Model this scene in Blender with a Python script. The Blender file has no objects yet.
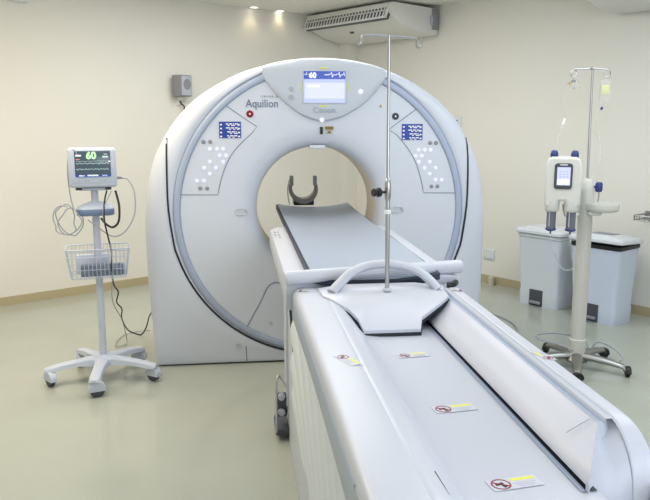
import bpy, bmesh, math, random
from math import pi, sin, cos, atan, atan2, radians, hypot
from mathutils import Vector, Matrix
random.seed(7)
sc = bpy.context.scene
COL = sc.collection
# ------------------------------------------------------------------ camera
PITCH = atan(130/730); YAW = atan(90*cos(PITCH)/730)
cam = bpy.data.cameras.new('camera'); camo = bpy.data.objects.new('camera', cam); COL.objects.link(camo)
cam.sensor_width = 36; cam.lens = 36*730/650; cam.clip_start = 0.05
camo.location = (0, 0, 1.57); camo.rotation_euler = (pi/2-PITCH, 0, -YAW)
sc.camera = camo
# ------------------------------------------------------------------ world, lights, exposure
w = bpy.data.worlds.new('world'); sc.world = w; w.use_nodes = True
w.node_tree.nodes['Background'].inputs[0].default_value = (0.85, 0.92, 1, 1)
w.node_tree.nodes['Background'].inputs[1].default_value = 0.25
sc.view_settings.view_transform = 'Standard'; sc.view_settings.look = 'None'
sc.view_settings.gamma = 1; sc.view_settings.exposure = 0.26
sc.view_settings.use_curve_mapping = False
CEIL = 2.69
# room frame: origin at the far corner, u runs along the right wall towards us, v along the left wall towards us
CO = Vector((1.33, 8.50, 0))
AZR, AZL = radians(147.7), radians(57.5)
U = Vector((sin(AZR), cos(AZR), 0)); V = Vector((-sin(AZL), -cos(AZL), 0))
def room(u, v, z=0): return CO + U*u + V*v + Vector((0, 0, z))
def area(name, loc, size, power, col, sizey=None, tilt=(0, 0, 0)):
    l = bpy.data.lights.new(name, 'AREA'); l.energy = power; l.color = col
    l.shape = 'RECTANGLE'; l.size = size; l.size_y = sizey or size
    o = bpy.data.objects.new(name, l); COL.objects.link(o); o.location = loc; o.rotation_euler = tilt
    return o
ROOMROT = atan2(U.y, U.x)
COOL = (0.86, 0.93, 1.0); WARM = (1.0, 0.80, 0.50)
area('ceiling_light', room(6.2, 5.2, 2.67), 2.6, 12, COOL, 3.0, (0, 0, ROOMROT))
area('ceiling_light', room(4.9, 2.0, 2.67), 1.6, 36, COOL, 2.4, (0, 0, ROOMROT))
area('ceiling_light', room(3.0, 5.2, 2.67), 2.0, 30, (1.0, 0.97, 0.93), 2.4, (0, 0, ROOMROT))
area('ceiling_light', room(2.0, 2.4, 2.67), 1.4, 40, (0.95, 0.97, 1.0), 2.0, (0, 0, ROOMROT))
area('ceiling_light', room(2.1, 4.3, 2.67), 1.0, 24, WARM, 1.0, (0, 0, ROOMROT))
# cool fill light added at the unseen near wall, brightens fronts facing the camera
area('fill_light', room(7.95, 4.4, 1.65), 2.6, 42, (.80, .87, 1.0), 1.3, (pi/2, 0, atan2(U.y, U.x)+pi/2))
# ------------------------------------------------------------------ materials
def mat(name, col, rough=.45, metal=0, spec=.5, noise=0, nscale=8, bump=0, bscale=60, coat=0, trans=0, emit=None, estr=0, alpha=1, ior=1.45, sss=0):
    m = bpy.data.materials.new(name); m.use_nodes = True
    nt = m.node_tree; b = nt.nodes['Principled BSDF']
    b.inputs['Base Color'].default_value = (*col, 1); b.inputs['Roughness'].default_value = rough
    b.inputs['Metallic'].default_value = metal; b.inputs['Specular IOR Level'].default_value = spec
    b.inputs['Coat Weight'].default_value = coat; b.inputs['Coat Roughness'].default_value = .08
    b.inputs['Transmission Weight'].default_value = trans; b.inputs['IOR'].default_value = ior
    b.inputs['Alpha'].default_value = alpha
    if emit: b.inputs['Emission Color'].default_value = (*emit, 1); b.inputs['Emission Strength'].default_value = estr
    tc = nt.nodes.new('ShaderNodeTexCoord')
    n = nt.nodes.new('ShaderNodeTexNoise'); n.inputs['Scale'].default_value = nscale; n.inputs['Detail'].default_value = 4
    nt.links.new(tc.outputs['Object'], n.inputs['Vector'])
    k = noise if noise else .02
    mix = nt.nodes.new('ShaderNodeMix'); mix.data_type = 'RGBA'
    mix.inputs[6].default_value = (*[max(0, c*(1-k)) for c in col], 1); mix.inputs[7].default_value = (*[min(1, c*(1+k)) for c in col], 1)
    nt.links.new(n.outputs['Fac'], mix.inputs[0]); nt.links.new(mix.outputs[2], b.inputs['Base Color'])
    if bump:
        n2 = nt.nodes.new('ShaderNodeTexNoise'); n2.inputs['Scale'].default_value = bscale
        nt.links.new(tc.outputs['Object'], n2.inputs['Vector'])
        bp = nt.nodes.new('ShaderNodeBump'); bp.inputs['Strength'].default_value = bump; bp.inputs['Distance'].default_value = .01
        nt.links.new(n2.outputs['Fac'], bp.inputs['Height']); nt.links.new(bp.outputs['Normal'], b.inputs['Normal'])
    return m
M = dict(
 wall=mat('wall_paint', (.79, .77, .70), .6, noise=.02, nscale=1.5, bump=.05, bscale=40),
 ceil=mat('ceiling_paint', (.84, .83, .78), .8),
 floor=mat('vinyl_floor', (.42, .44, .38), .16, noise=.06, nscale=3, spec=.5),
 base=mat('baseboard_paint', (.47, .40, .25), .45),
 white=mat('scanner_white', (.66, .70, .77), .38, noise=.01),
 face=mat('scanner_face', (.66, .695, .775), .42, noise=.01),
 side=mat('scanner_grey', (.55, .59, .64), .42, noise=.01),
 disp=mat('display_cover', (.56, .60, .67), .35),
 ring=mat('ring_blue', (.40, .46, .60), .38),
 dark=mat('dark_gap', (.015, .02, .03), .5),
 liner=mat('bore_liner', (.80, .70, .56), .45),
 table=mat('table_white', (.60, .615, .685), .32, noise=.01),
 trough=mat('table_trough', (.54, .56, .63), .35, noise=.01),
 tgrey=mat('table_grey', (.38, .43, .50), .42),
 tblue=mat('table_blue', (.42, .49, .66), .4),
 bellows=mat('bellows_vinyl', (.66, .70, .72), .5, noise=.02),
 mattress=mat('mattress_vinyl', (.36, .41, .50), .45, noise=.03, nscale=5, bump=.1, bscale=9),
 edge=mat('pad_edge', (.03, .04, .07), .5),
 chrome=mat('brushed_steel', (.50, .50, .51), .28, 1),
 dsteel=mat('dull_steel', (.34, .34, .33), .35, 1),
 grey=mat('grey_plastic', (.28, .28, .30), .5),
 dgrey=mat('dark_plastic', (.07, .075, .09), .45),
 taupe=mat('head_holder_plastic', (.20, .185, .175), .5),
 black=mat('black_plastic', (.012, .012, .014), .4),
 cart=mat('cart_enamel', (.58, .62, .72), .38),
 cartb=mat('cart_blue', (.16, .22, .34), .45),
 pump=mat('pump_cream', (.72, .71, .66), .38),
 pole=mat('pole_cream', (.60, .59, .54), .38),
 bin=mat('bin_plastic', (.60, .64, .67), .45, noise=.02),
 binb=mat('bin_plastic_blue', (.55, .61, .72), .45, noise=.02),
 lid=mat('bin_lid', (.70, .73, .76), .4),
 blue=mat('blue_print', (.02, .06, .36), .4),
 bluek=mat('blue_knob', (.03, .05, .20), .35),
 red=mat('red_print', (.30, .01, .03), .4),
 yellow=mat('yellow_print', (.80, .78, .10), .5),
 amber=mat('amber_print', (.45, .33, .06), .5),
 wprint=mat('white_print', (.9, .9, .9), .5),
 gprint=mat('grey_print', (.15, .18, .28), .5),
 lgprint=mat('light_grey_print', (.48, .51, .57), .5),
 led=mat('white_led', (.5, .5, .6), .3, emit=(.80, .82, 1), estr=.45),
 lamp=mat('lamp_glow', (1, .95, .85), .3, emit=(1, .9, .75), estr=4),
 screen=mat('screen_glow', (.1, .12, .3), .2, emit=(.50, .56, .95), estr=.75),
 screenw=mat('screen_pale', (.1, .1, .2), .2, emit=(.66, .70, 1), estr=.82),
 screenb=mat('screen_blue', (.01, .03, .2), .2, emit=(.04, .08, .45), estr=.6),
 screenk=mat('screen_dark', (.02, .03, .04), .15, emit=(.05, .07, .09), estr=1),
 glow=mat('screen_text', (.2, .2, .2), .3, emit=(.95, 1, .97), estr=1),
 glowg=mat('screen_green', (.1, .2, .1), .3, emit=(.6, 1, .5), estr=.85),
 glowr=mat('screen_red', (.8, .2, .2), .3, emit=(.6, .12, .12), estr=1),
 glowc=mat('screen_grey', (.4, .5, .5), .3, emit=(.3, .42, .42), estr=.8),
 clear=mat('clear_plastic', (.93, .96, .97), .12, trans=.85, ior=1.2, alpha=.45),
 syr=mat('syringe_barrel', (.20, .21, .27), .15, trans=.3, coat=.5),
 yfluid=mat('yellow_label', (.78, .78, .42), .5, alpha=.8),
 cable=mat('grey_cable', (.36, .38, .42), .45), bcable=mat('black_cable', (.02, .02, .022), .45),
 pack=mat('plastic_wrap', (.62, .68, .78), .25, coat=.4, noise=.2, nscale=30),
 packb=mat('grey_packet', (.15, .19, .25), .3, coat=.3, noise=.6, nscale=40),
 acw=mat('ac_plastic', (.74, .735, .70), .4),
 beige=mat('beige_plastic', (.55, .50, .38), .45),
)
# ------------------------------------------------------------------ helpers
ROOT = {}
def setp(o, label=None, cat=None, group=None, kind=None):
    if label: o['label'] = label
    if cat: o['category'] = cat
    if group: o['group'] = group
    if kind: o['kind'] = kind
    return o
def thing(name, label, cat, loc=(0, 0, 0), rz=0, group=None):
    o = bpy.data.objects.new(name, None); COL.objects.link(o); o.empty_display_size = .1
    o.location = loc; o.rotation_euler = (0, 0, rz)
    ROOT[o] = Matrix.Translation(loc) @ Matrix.Rotation(rz, 4, 'Z')
    return setp(o, label, cat, group)
def obj(name, bm, m, parent=None, smooth=True, world=False, label=None, base=None, bev=0):
    """links bm as one mesh; world=True: verts are in world coordinates and move into the parent's frame"""
    bmesh.ops.recalc_face_normals(bm, faces=bm.faces)
    me = bpy.data.meshes.new(name); bm.to_mesh(me); bm.free()
    o = bpy.data.objects.new(name, me); COL.objects.link(o)
    mats = m if isinstance(m, (list, tuple)) else [m]
    for q in mats: me.materials.append(q)
    if parent is not None:
        o.parent = parent; ROOT[o] = ROOT.get(parent, Matrix())
        if world: me.transform(ROOT[parent].inverted())
    elif base is not None:
        me.transform(Matrix.Translation(-Vector(base))); o.location = base
    if smooth:
        for p in me.polygons: p.use_smooth = True
        me.set_sharp_from_angle(angle=radians(38))
    if bev:
        md = o.modifiers.new('bevel', 'BEVEL'); md.width = bev; md.segments = 2; md.limit_method = 'ANGLE'; md.angle_limit = radians(40)
    if label: o['label'] = label
    return o
def nb(): return bmesh.new()
def box(bm, c, s, rz=0, bev=0, seg=2, mi=0, rot=None):
    g = bmesh.ops.create_cube(bm, size=1); vs = g['verts']
    R = rot if rot is not None else Matrix.Rotation(rz, 4, 'Z')
    bmesh.ops.transform(bm, matrix=Matrix.Translation(c) @ R @ Matrix.Diagonal((*s, 1)), verts=vs)
    fs = {f for v in vs for f in v.link_faces}
    for f in fs: f.material_index = mi
    if bev:
        es = list({e for v in vs for e in v.link_edges})
        bmesh.ops.bevel(bm, geom=es, offset=bev, segments=seg, affect='EDGES', profile=.5)
    return bm
def frame_of(d):
    d = Vector(d).normalized(); a = Vector((0, 0, 1)) if abs(d.z) < .9 else Vector((1, 0, 0))
    x = a.cross(d).normalized(); return x, d.cross(x).normalized(), d
def cyl(bm, p0, p1, r0, r1=None, seg=24, mi=0, cap=True):
    if r1 is None: r1 = r0
    p0, p1 = Vector(p0), Vector(p1); x, y, d = frame_of(p1-p0)
    A = [bm.verts.new(p0+(x*cos(t)+y*sin(t))*r0) for t in [2*pi*i/seg for i in range(seg)]]
    B = [bm.verts.new(p1+(x*cos(t)+y*sin(t))*r1) for t in [2*pi*i/seg for i in range(seg)]]
    fs = [bm.faces.new((A[i], A[(i+1) % seg], B[(i+1) % seg], B[i])) for i in range(seg)]
    if cap: fs += [bm.faces.new(A[::-1]), bm.faces.new(B)]
    for f in fs: f.material_index = mi
    return bm
def lathe(bm, c, prof, seg=32, axis='Z', mi=0, ax=None):
    """prof: list of (r, h) along axis through c"""
    c = Vector(c)
    d = Vector(ax) if ax is not None else {'Z': Vector((0, 0, 1)), 'Y': Vector((0, 1, 0)), 'X': Vector((1, 0, 0))}[axis]
    x, y, d = frame_of(d); rings = []
    for r, h in prof:
        if r < 1e-6: rings.append([bm.verts.new(c+d*h)])
        else: rings.append([bm.verts.new(c+d*h+(x*cos(2*pi*i/seg)+y*sin(2*pi*i/seg))*r) for i in range(seg)])
    for A, B in zip(rings, rings[1:]):
        for i in range(seg):
            j = (i+1) % seg
            if len(A) == 1 and len(B) == 1: continue
            if len(A) == 1: f = bm.faces.new((A[0], B[j], B[i]))
            elif len(B) == 1: f = bm.faces.new((A[i], A[j], B[0]))
            else: f = bm.faces.new((A[i], A[j], B[j], B[i]))
            f.material_index = mi
    return bm
def smoothpts(pts, n=6, closed=False):
    P = [Vector(p) for p in pts]; out = []; N = len(P)
    rng = range(N if closed else N-1)
    for i in rng:
        g = (lambda k: P[k % N]) if closed else (lambda k: P[max(0, min(N-1, k))])
        a, b, c, d = g(i-1), g(i), g(i+1), g(i+2)
        for k in range(n):
            t = k/n
            out.append(.5*((2*b)+(c-a)*t+(2*a-5*b+4*c-d)*t*t+(-a+3*b-3*c+d)*t**3))
    if not closed: out.append(P[-1])
    return out
def tube(bm, pts, r, seg=10, closed=False, sm=0, flat=None, mi=0):
    if sm: pts = smoothpts(pts, sm, closed)
    P = [Vector(p) for p in pts]; N = len(P); rings = []; prev = None
    for i, p in enumerate(P):
        a = P[(i-1) % N] if closed else P[max(0, i-1)]; b = P[(i+1) % N] if closed else P[min(N-1, i+1)]
        d = (b-a).normalized()
        if prev is None: x, y, _ = frame_of(d)
        else:
            x = prev - d*prev.dot(d)
            x = x.normalized() if x.length > 1e-6 else frame_of(d)[0]
            y = d.cross(x)
        prev = x
        rr = r(i/(N-1)) if callable(r) else r
        rings.append([bm.verts.new(p+(x*cos(2*pi*k/seg)*rr + y*sin(2*pi*k/seg)*rr*(flat or 1))) for k in range(seg)])
    pairs = list(zip(rings, rings[1:]))+([(rings[-1], rings[0])] if closed else [])
    for A, B in pairs:
        for i in range(seg):
            f = bm.faces.new((A[i], A[(i+1) % seg], B[(i+1) % seg], B[i])); f.material_index = mi
    if not closed: bm.faces.new(rings[0][::-1]); bm.faces.new(rings[-1])
    return bm
def grid(bm, rows, closed_u=False, closed_v=False, mi=0):
    R = [[bm.verts.new(p) for p in row] for row in rows]; n = len(R); m = len(R[0])
    for i in range(n if closed_u else n-1):
        for j in range(m if closed_v else m-1):
            f = bm.faces.new((R[i][j], R[i][(j+1) % m], R[(i+1) % n][(j+1) % m], R[(i+1) % n][j])); f.material_index = mi
    return R
def prism(bm, poly, vec, mi=0, bev=0):
    """poly: 3D points in a plane, extruded along vec"""
    vec = Vector(vec); A = [bm.verts.new(Vector(p)) for p in poly]; B = [bm.verts.new(Vector(p)+vec) for p in poly]
    n = len(A); fs = [bm.faces.new(A), bm.faces.new(B[::-1])]
    for i in range(n): fs.append(bm.faces.new((A[i], A[(i+1) % n], B[(i+1) % n], B[i])))
    for f in fs: f.material_index = mi
    if bev: bmesh.ops.bevel(bm, geom=list(fs[0].edges), offset=bev, segments=2, affect='EDGES', profile=.5)
    return bm
def rrect(w, h, r, n=5):
    out = []
    for cx, cy, a0 in ((w/2-r, h/2-r, 0), (-w/2+r, h/2-r, 90), (-w/2+r, -h/2+r, 180), (w/2-r, -h/2+r, 270)):
        for k in range(n+1):
            a = radians(a0+90*k/n); out.append((cx+r*cos(a), cy+r*sin(a)))
    return out
def text_bm(s, size, mtx, thick=.001, bold=0):
    cu = bpy.data.curves.new('t', 'FONT'); cu.body = s; cu.size = size; cu.extrude = thick/2; cu.offset = bold
    cu.align_x = 'CENTER'; cu.align_y = 'CENTER'; cu.resolution_u = 3
    o = bpy.data.objects.new('t', cu); COL.objects.link(o)
    dg = bpy.context.evaluated_depsgraph_get(); me = bpy.data.meshes.new_from_object(o.evaluated_get(dg))
    bpy.data.objects.remove(o); bpy.data.curves.remove(cu)
    me.transform(mtx); bm = nb(); bm.from_mesh(me); bpy.data.meshes.remove(me); return bm
def upright(loc, rz=0, sx=1, tilt=0):      # text lying in XZ, read from -Y
    return Matrix.Translation(loc) @ Matrix.Rotation(rz, 4, 'Z') @ Matrix.Rotation(pi/2+tilt, 4, 'X') @ Matrix.Diagonal((sx, 1, 1, 1))
# ------------------------------------------------------------------ room shell
LU, LV, TH = 8.2, 7.4, .12
def slab(name, pts, dn, m, z0=None):
    bm = nb(); prism(bm, pts, dn); return setp(obj(name, bm, m, smooth=False), kind='structure')
def wallpiece(name, a, b, nrm, z0, z1, th, m):
    bm = nb(); a, b = Vector(a), Vector(b); z = Vector((0, 0, 1))
    prism(bm, [a+z*z0, b+z*z0, b+z*z1, a+z*z1], Vector(nrm)*th); return setp(obj(name, bm, m, smooth=False), kind='structure')
slab('floor', [room(-TH, -TH), room(LU+TH, -TH), room(LU+TH, LV+TH), room(-TH, LV+TH)], (0, 0, -.1), M['floor'])
slab('ceiling', [room(-TH, -TH, CEIL), room(LU+TH, -TH, CEIL), room(LU+TH, LV+TH, CEIL), room(-TH, LV+TH, CEIL)], (0, 0, .1), M['ceil'])
wallpiece('wall_left', room(0, 0), room(0, LV), -U, 0, CEIL, TH, M['wall'])
wallpiece('wall_right', room(0, 0), room(LU, 0), -V, 0, CEIL, TH, M['wall'])
wallpiece('wall_near', room(LU, 0), room(LU, LV), U, 0, CEIL, TH, M['wall'])
wallpiece('wall_back', room(0, LV), room(LU, LV), V, 0, CEIL, TH, M['wall'])
bm = nb()  # window added in the unseen near wall to go with the fill light
for a_, b_, z0_, z1_ in ((3.0, 3.08, .98, 2.32), (5.72, 5.8, .98, 2.32), (3.0, 5.8, .90, .98), (3.0, 5.8, 2.32, 2.40)):
    prism(bm, [room(LU-.001, a_, z0_), room(LU-.001, b_, z0_), room(LU-.001, b_, z1_), room(LU-.001, a_, z1_)], -U*.04)
wf = setp(obj('added_window_1', bm, M['lid'], smooth=False), kind='structure')
bm = nb(); prism(bm, [room(LU-.002, 3.08, .98), room(LU-.002, 5.72, .98), room(LU-.002, 5.72, 2.32), room(LU-.002, 3.08, 2.32)], -U*.01); obj('added_window_pane', bm, M['clear'], wf, smooth=False)
# corner pilaster
bm = nb(); prism(bm, [room(0, 0, 0), room(.0, .17, 0), room(.12, .17, 0), room(.12, 0, 0)], (0, 0, CEIL)); setp(obj('trim_1', bm, M['wall'], smooth=False), kind='structure')
wallpiece('baseboard_left', room(0.0, .17), room(0, LV), U, 0, .075, .014, M['base'])
wallpiece('baseboard_right', room(.12, 0), room(LU, 0), V, 0, .075, .014, M['base'])
wallpiece('baseboard_near', room(LU, 0), room(LU, LV), -U, 0, .075, .014, M['base'])
wallpiece('baseboard_back', room(0, LV), room(LU, LV), -V, 0, .075, .014, M['base'])
# ------------------------------------------------------------------ gantry
GX, GY, GZ = .5325, 4.60, .993
g = thing('scanner_gantry', 'large white ring-shaped scanner gantry with round bore, blue ring and top display', 'scanner', (GX, GY, 0))
def gp(x, z, y=0): return Vector((x, y, z))
half = [(1.045, .012), (1.062, .18), (1.085, .45), (1.10, .72), (1.098, .95), (1.075, 1.16), (1.04, 1.30), (1.0, 1.395), (.925, 1.525), (.84, 1.63), (.74, 1.72), (.59, 1.812), (.43, 1.882), (.22, 1.93), (0, 1.95)]
half = [(x*1.017, z) for x, z in half]
outl = [(x, z) for x, z in half] + [(-x, z) for x, z in half[-2::-1]]
outl = [(p.x, p.z) for p in smoothpts([(x, 0, z) for x, z in outl], 4)]
outl = [(p[0], p[1]) for p in outl]
poly = outl[:]                        # from right bottom over the top to left bottom
nb_ = 24; poly += [(-1.062+2.124*k/nb_, .012) for k in range(1, nb_)]
BX, BZ, BR = -.018, 1.015, .39        # bore centre and throat radius
def ringpt(p, r, c=(0, GZ)):          # point on circle r in the direction of outline point p
    a = atan2(p[1]-c[1], p[0]-c[0]); return (c[0]+r*cos(a), c[1]+r*sin(a))
def lerp(a, b, t): return (a[0]+(b[0]-a[0])*t, a[1]+(b[1]-a[1])*t)
rows = []
for p in poly:
    q = ringpt(p, .93); row = []
    row.append(gp(*ringpt(p, .90), .07)); row.append(gp(*ringpt(p, .925), .06)); row.append(gp(*q, .006))
    for t, y in ((.12, -.004), (.3, -.004), (.5, .004), (.68, .02), (.82, .045), (.92, .08), (.98, .125), (1, .17)):
        f_ = 1 if p[1] > .75 else max(.06, (p[1]-.03)/.72) if abs(p[0]) > 1.0 else .06
        row.append(gp(*lerp(q, p, t), y*f_ if y > 0 else y))
    for s, y in ((1.0, .45), (.99, .60), (.96, .70), (.90, .76), (.80, .79)):
        pp = (p[0]*s, GZ+(p[1]-GZ)*s if p[1] > GZ else max(.012, p[1])); row.append(gp(*pp, y))
    row.append(gp(*ringpt(p, .47, (BX, BZ)), .80))
    rows.append(row)
bm = nb(); grid(bm, rows, closed_u=True)
obj('housing', bm, M['face'], g)
# front disc with flared mouth
N = 128
def circ_rows(spec, n=N):             # spec: list of (t: blend bore->disc or radius, y)
    out = []
    for i in range(n):
        a = 2*pi*i/n; row = []
        for kind, r, y in spec:
            if kind == 'b': row.append(gp(BX+r*cos(a), BZ+r*sin(a), y))
            elif kind == 'g': row.append(gp(r*cos(a), GZ+r*sin(a), y))
            else:
                A = (BX+.52*cos(a), BZ+.52*sin(a)); B = (.88*cos(a), GZ+.88*sin(a)); c = lerp(A, B, r); row.append(gp(*c, y))
        out.append(row)
    return out
bm = nb(); grid(bm, circ_rows([('b', BR, .12), ('b', BR+.003, .095), ('b', BR+.013, .06), ('b', BR+.032, .032), ('b', BR+.06, .014), ('b', BR+.1, .004), ('m', 0, 0), ('m', .3, -.003), ('m', .6, -.003), ('m', 1, 0), ('g', .886, .006), ('g', .888, .03)]), closed_u=True)
obj('front_panel', bm, M['face'], g)
bm = nb(); grid(bm, circ_rows([('b', BR, .12), ('b', BR-.004, .14), ('b', BR-.004, .40), ('b', BR+.01, .46), ('b', BR+.05, .60), ('b', BR+.082, .80)]), closed_u=True)
obj('bore_liner', bm, M['liner'], g, label='beige inner tunnel wall')
bm = nb(); prof = [(.884, .03), (.884, .0), (.889, -.008), (.900, -.011), (.914, -.009), (.925, -.002), (.93, .012), (.93, .03)]
grid(bm, circ_rows([('g', r, y) for r, y in prof]), closed_u=True); obj('trim_ring', bm, M['ring'], g, label='blue-grey trim ring')
# seam: vertical at each side, then around the bottom of the ring
def seam_pts():
    pts = []
    for x, z in ((-.955, 1.46), (-.957, 1.25), (-.955, 1.02)): pts.append(gp(x, z))
    for k in range(0, 41):
        a = radians(192+ (348-192)*k/40); r = .937+.012*(abs(k-20)/20)**2
        pts.append(gp(r*cos(a), GZ+r*sin(a)))
    for x, z in ((.955, 1.02), (.957, 1.25), (.955, 1.46)): pts.append(gp(x, z))
    return smoothpts(pts, 3)
bm = nb(); S = seam_pts(); rows = []
from mathutils.bvhtree import BVHTree
_h = [o for o in g.children if o.name.startswith('housing')][0]
_b = bmesh.new(); _b.from_mesh(_h.data); hb = BVHTree.FromBMesh(_b); _b.free()
def onhouse(x, z, off=.002):
    r = hb.ray_cast(Vector((x, -1, z)), Vector((0, 1, 0))); return (r[0].y if r[0] else 0)-off
for i, p in enumerate(S):
    d = (S[min(i+1, len(S)-1)]-S[max(i-1, 0)]).normalized(); n = Vector((d.z, 0, -d.x)); w_ = .0055
    a, b = p+n*w_, p-n*w_
    rows.append([Vector((a.x, onhouse(a.x, a.z, -.01), a.z)), Vector((a.x, onhouse(a.x, a.z, .005), a.z)), Vector((b.x, onhouse(b.x, b.z, .005), b.z)), Vector((b.x, onhouse(b.x, b.z, -.01), b.z))])
grid(bm, rows); obj('cover_seam', bm, M['dark'], g, label='black gap line')
# lower seams and access cover outline
def line_on(bm, pts, w, y=None, sm=0, off=.002):
    P = smoothpts([(x, 0, z) for x, z in pts], sm) if sm else [Vector((x, 0, z)) for x, z in pts]
    rows = []
    for i, p in enumerate(P):
        d = (P[min(i+1, len(P)-1)]-P[max(i-1, 0)]).normalized(); n = Vector((d.z, 0, -d.x))
        r = []
        for q in (p+n*w, p-n*w): r.append(Vector((q.x, y if y is not None else onhouse(q.x, q.z, off), q.z)))
        rows.append(r)
    grid(bm, rows)
for s in (-1, 1):
    bm = nb(); line_on(bm, [(s*.499, .222), (s*.492, .12), (s*.488, .018)], .003); obj('base_seam', bm, M['gprint'], g)
for s in (-1, 1):
    bm = nb(); line_on(bm, [(s*x, z) for x, z in [(-.492, .235), (-.44, .33), (-.385, .43), (-.35, .505), (-.32, .532), (-.285, .54), (-.25, .52), (-.20, .46)]], .0025, y=-.0045, sm=4)
    obj('access_cover_seam', bm, M['gprint'], g)
    bm = nb(); lathe(bm, (s*.33, -.003, .27), [(0, 0), (.014, 0), (.016, .002), (.017, .0045)], axis='Y', seg=16); obj('screw_cap', bm, M['side'], g)
for x, z in ((-.54, .127), (.54, .127)):
    bm = nb(); y = onhouse(x, z); lathe(bm, (x, y, z), [(.02, .004), (.02, -.003), (.013, -.004), (.012, .001), (0, .001)], axis='Y', seg=20); obj('bolt_cap', bm, M['side'], g)
bm = nb(); box(bm, (BX, .055, BZ+.388), (.10, .07, .022), bev=.006); obj('bore_tab', bm, M['face'], g)
# skirt
bm = nb(); prism(bm, [gp(-1.03, 0, .02), gp(1.03, 0, .02), gp(1.03, 0, .74), gp(-1.03, 0, .74)], (0, 0, .012)); obj('plinth', bm, M['dgrey'], g)
# finger recesses
for s, x in ((-1, -.505), (1, .495)):
    bm = nb(); pl = [(x+a, 1.0+b) for a, b in rrect(.078, .036, .017)]
    grid(bm, [[gp(x+(a-x)*k, 1.0+(b-1.0)*k, y) for k, y in ((1.06, -.0035), (1.0, -.006), (.86, -.0045), (.7, -.0035))] for a, b in pl], closed_u=True)
    bm.faces.new([bm.verts.new(gp(x+(a-x)*.7, 1.0+(b-1.0)*.7, -.0035)) for a, b in pl])
    obj('grip_recess', bm, M['side'], g)
    bm = nb(); tube(bm, [gp(x+.018, 1.013, -.007), gp(x+.03, 1.006, -.009), gp(x+.032, .992, -.009)], .003, 6); obj('grip_edge', bm, M['tgrey'], g)
# display cover (shield)
tl = [(-.362, 1.896), (-.30, 1.917), (-.22, 1.934), (-.11, 1.948), (0, 1.953), (.11, 1.949), (.22, 1.936), (.32, 1.914), (.40, 1.884)]
bl = [(-.362, 1.834), (-.286, 1.735), (-.193, 1.650), (-.1, 1.592), (.006, 1.566), (.119, 1.586), (.25, 1.656), (.343, 1.742), (.405, 1.827)]
TL = smoothpts([(x, 0, z) for x, z in tl], 4); BL = smoothpts([(x, 0, z) for x, z in bl], 4)
rows = []
for a, b in zip(BL, TL):
    row = [Vector((a.x, .03, a.z-.003)), Vector((a.x, -.012, a.z-.002)), Vector((a.x, -.024, a.z+.006))]
    for t, y in ((.08, -.028), (.3, -.03), (.6, -.03), (.8, -.027), (.9, -.018), (.965, .0), (.99, .04), (1.0, .09), (1.003, .20)):
        p = a.lerp(b, t); row.append(Vector((p.x, y, p.z)))
    rows.append(row)
bm = nb(); R = grid(bm, rows)
bm.faces.new(R[0]); bm.faces.new(R[-1][::-1])
dc = obj('display_cover', bm, M['disp'], g, label='blue-grey shield-shaped display cover')
DY = -.031
bm = nb(); box(bm, (.0195, DY, 1.77), (.272, .006, .204), bev=.002); fr = obj('screen_frame', bm, M['side'], g)
bm = nb(); box(bm, (.0195, DY-.004, 1.77), (.258, .003, .19)); obj('screen', bm, M['screen'], fr, label='lit pale blue screen')
bm = nb(); box(bm, (.0195, DY-.006, 1.841), (.258, .002, .048)); obj('screen_banner', bm, M['screenb'], fr)
bm = nb(); box(bm, (.0195, DY-.006, 1.748), (.246, .001, .095)); obj('screen_area', bm, M['screenw'], fr)
bm = nb(); line_on(bm, [(.018, 1.843), (.045, 1.843), (.05, 1.85), (.055, 1.843), (.062, 1.86), (.067, 1.828), (.072, 1.843), (.092, 1.843), (.097, 1.85), (.102, 1.843), (.109, 1.86), (.114, 1.828), (.119, 1.843), (.132, 1.843), (.138, 1.86), (.142, 1.838)], .0018, y=DY-.008)
obj('heartbeat_trace', bm, M['glow'], fr)
obj('screen_digits', text_bm('60', .044, upright((-.055, DY-.008, 1.838)), bold=.002), M['glow'], fr)
obj('screen_lettering', text_bm('-/--', .03, upright((-.088, DY-.008, 1.848))), M['glow'], fr)
obj('screen_lettering', text_bm('Breathe in', .022, upright((-.045, DY-.008, 1.772))), M['glow'], fr) if 0 else None
bm = nb(); box(bm, (-.05, DY-.0075, 1.775), (.075, .001, .011)); obj('screen_text_block', bm, M['glow'], fr)
for c, s in (((.012, 1.883), (.05, .007)), ((.012, 1.655), (.05, .007)), ((-.133, 1.77), (.007, .05)), ((.172, 1.77), (.007, .05))):
    bm = nb(); box(bm, (c[0], DY+.0005, c[1]), (s[0], .002, s[1])); obj('yellow_mark', bm, M['yellow'], dc)
obj('logo', text_bm('Canon', .049, upright((.018, DY-.001, 1.63), sx=1.1), bold=.0006), M['tgrey'], dc)
bm = nb(); lathe(bm, (.245, DY+.002, 1.744), [(0, -.004), (.014, -.004), (.017, 0), (.017, .003)], axis='Y'); obj('button', bm, M['led'], dc, label='lit white round button')
for z in (1.757, 1.707):
    bm = nb(); tube(bm, [gp(-.187+.014*cos(t), z+.014*sin(t), DY-.0005) for t in [2*pi*k/20 for k in range(20)]], .0016, 5, closed=True); b_ = obj('button', bm, M['lgprint'], dc, label='round outlined button')
    bm = nb(); tube(bm, [gp(-.187+.006*cos(t), z+.006*sin(t), DY-.0005) for t in [radians(110+320*k/10) for k in range(11)]], .0013, 5); obj('button_mark', bm, M['lgprint'], b_)
bm = nb(); lathe(bm, (.004, -.024, 1.571), [(0, -.006), (.012, -.005), (.016, 0)], axis='Y'); obj('indicator_light', bm, M['led'], dc)
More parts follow.
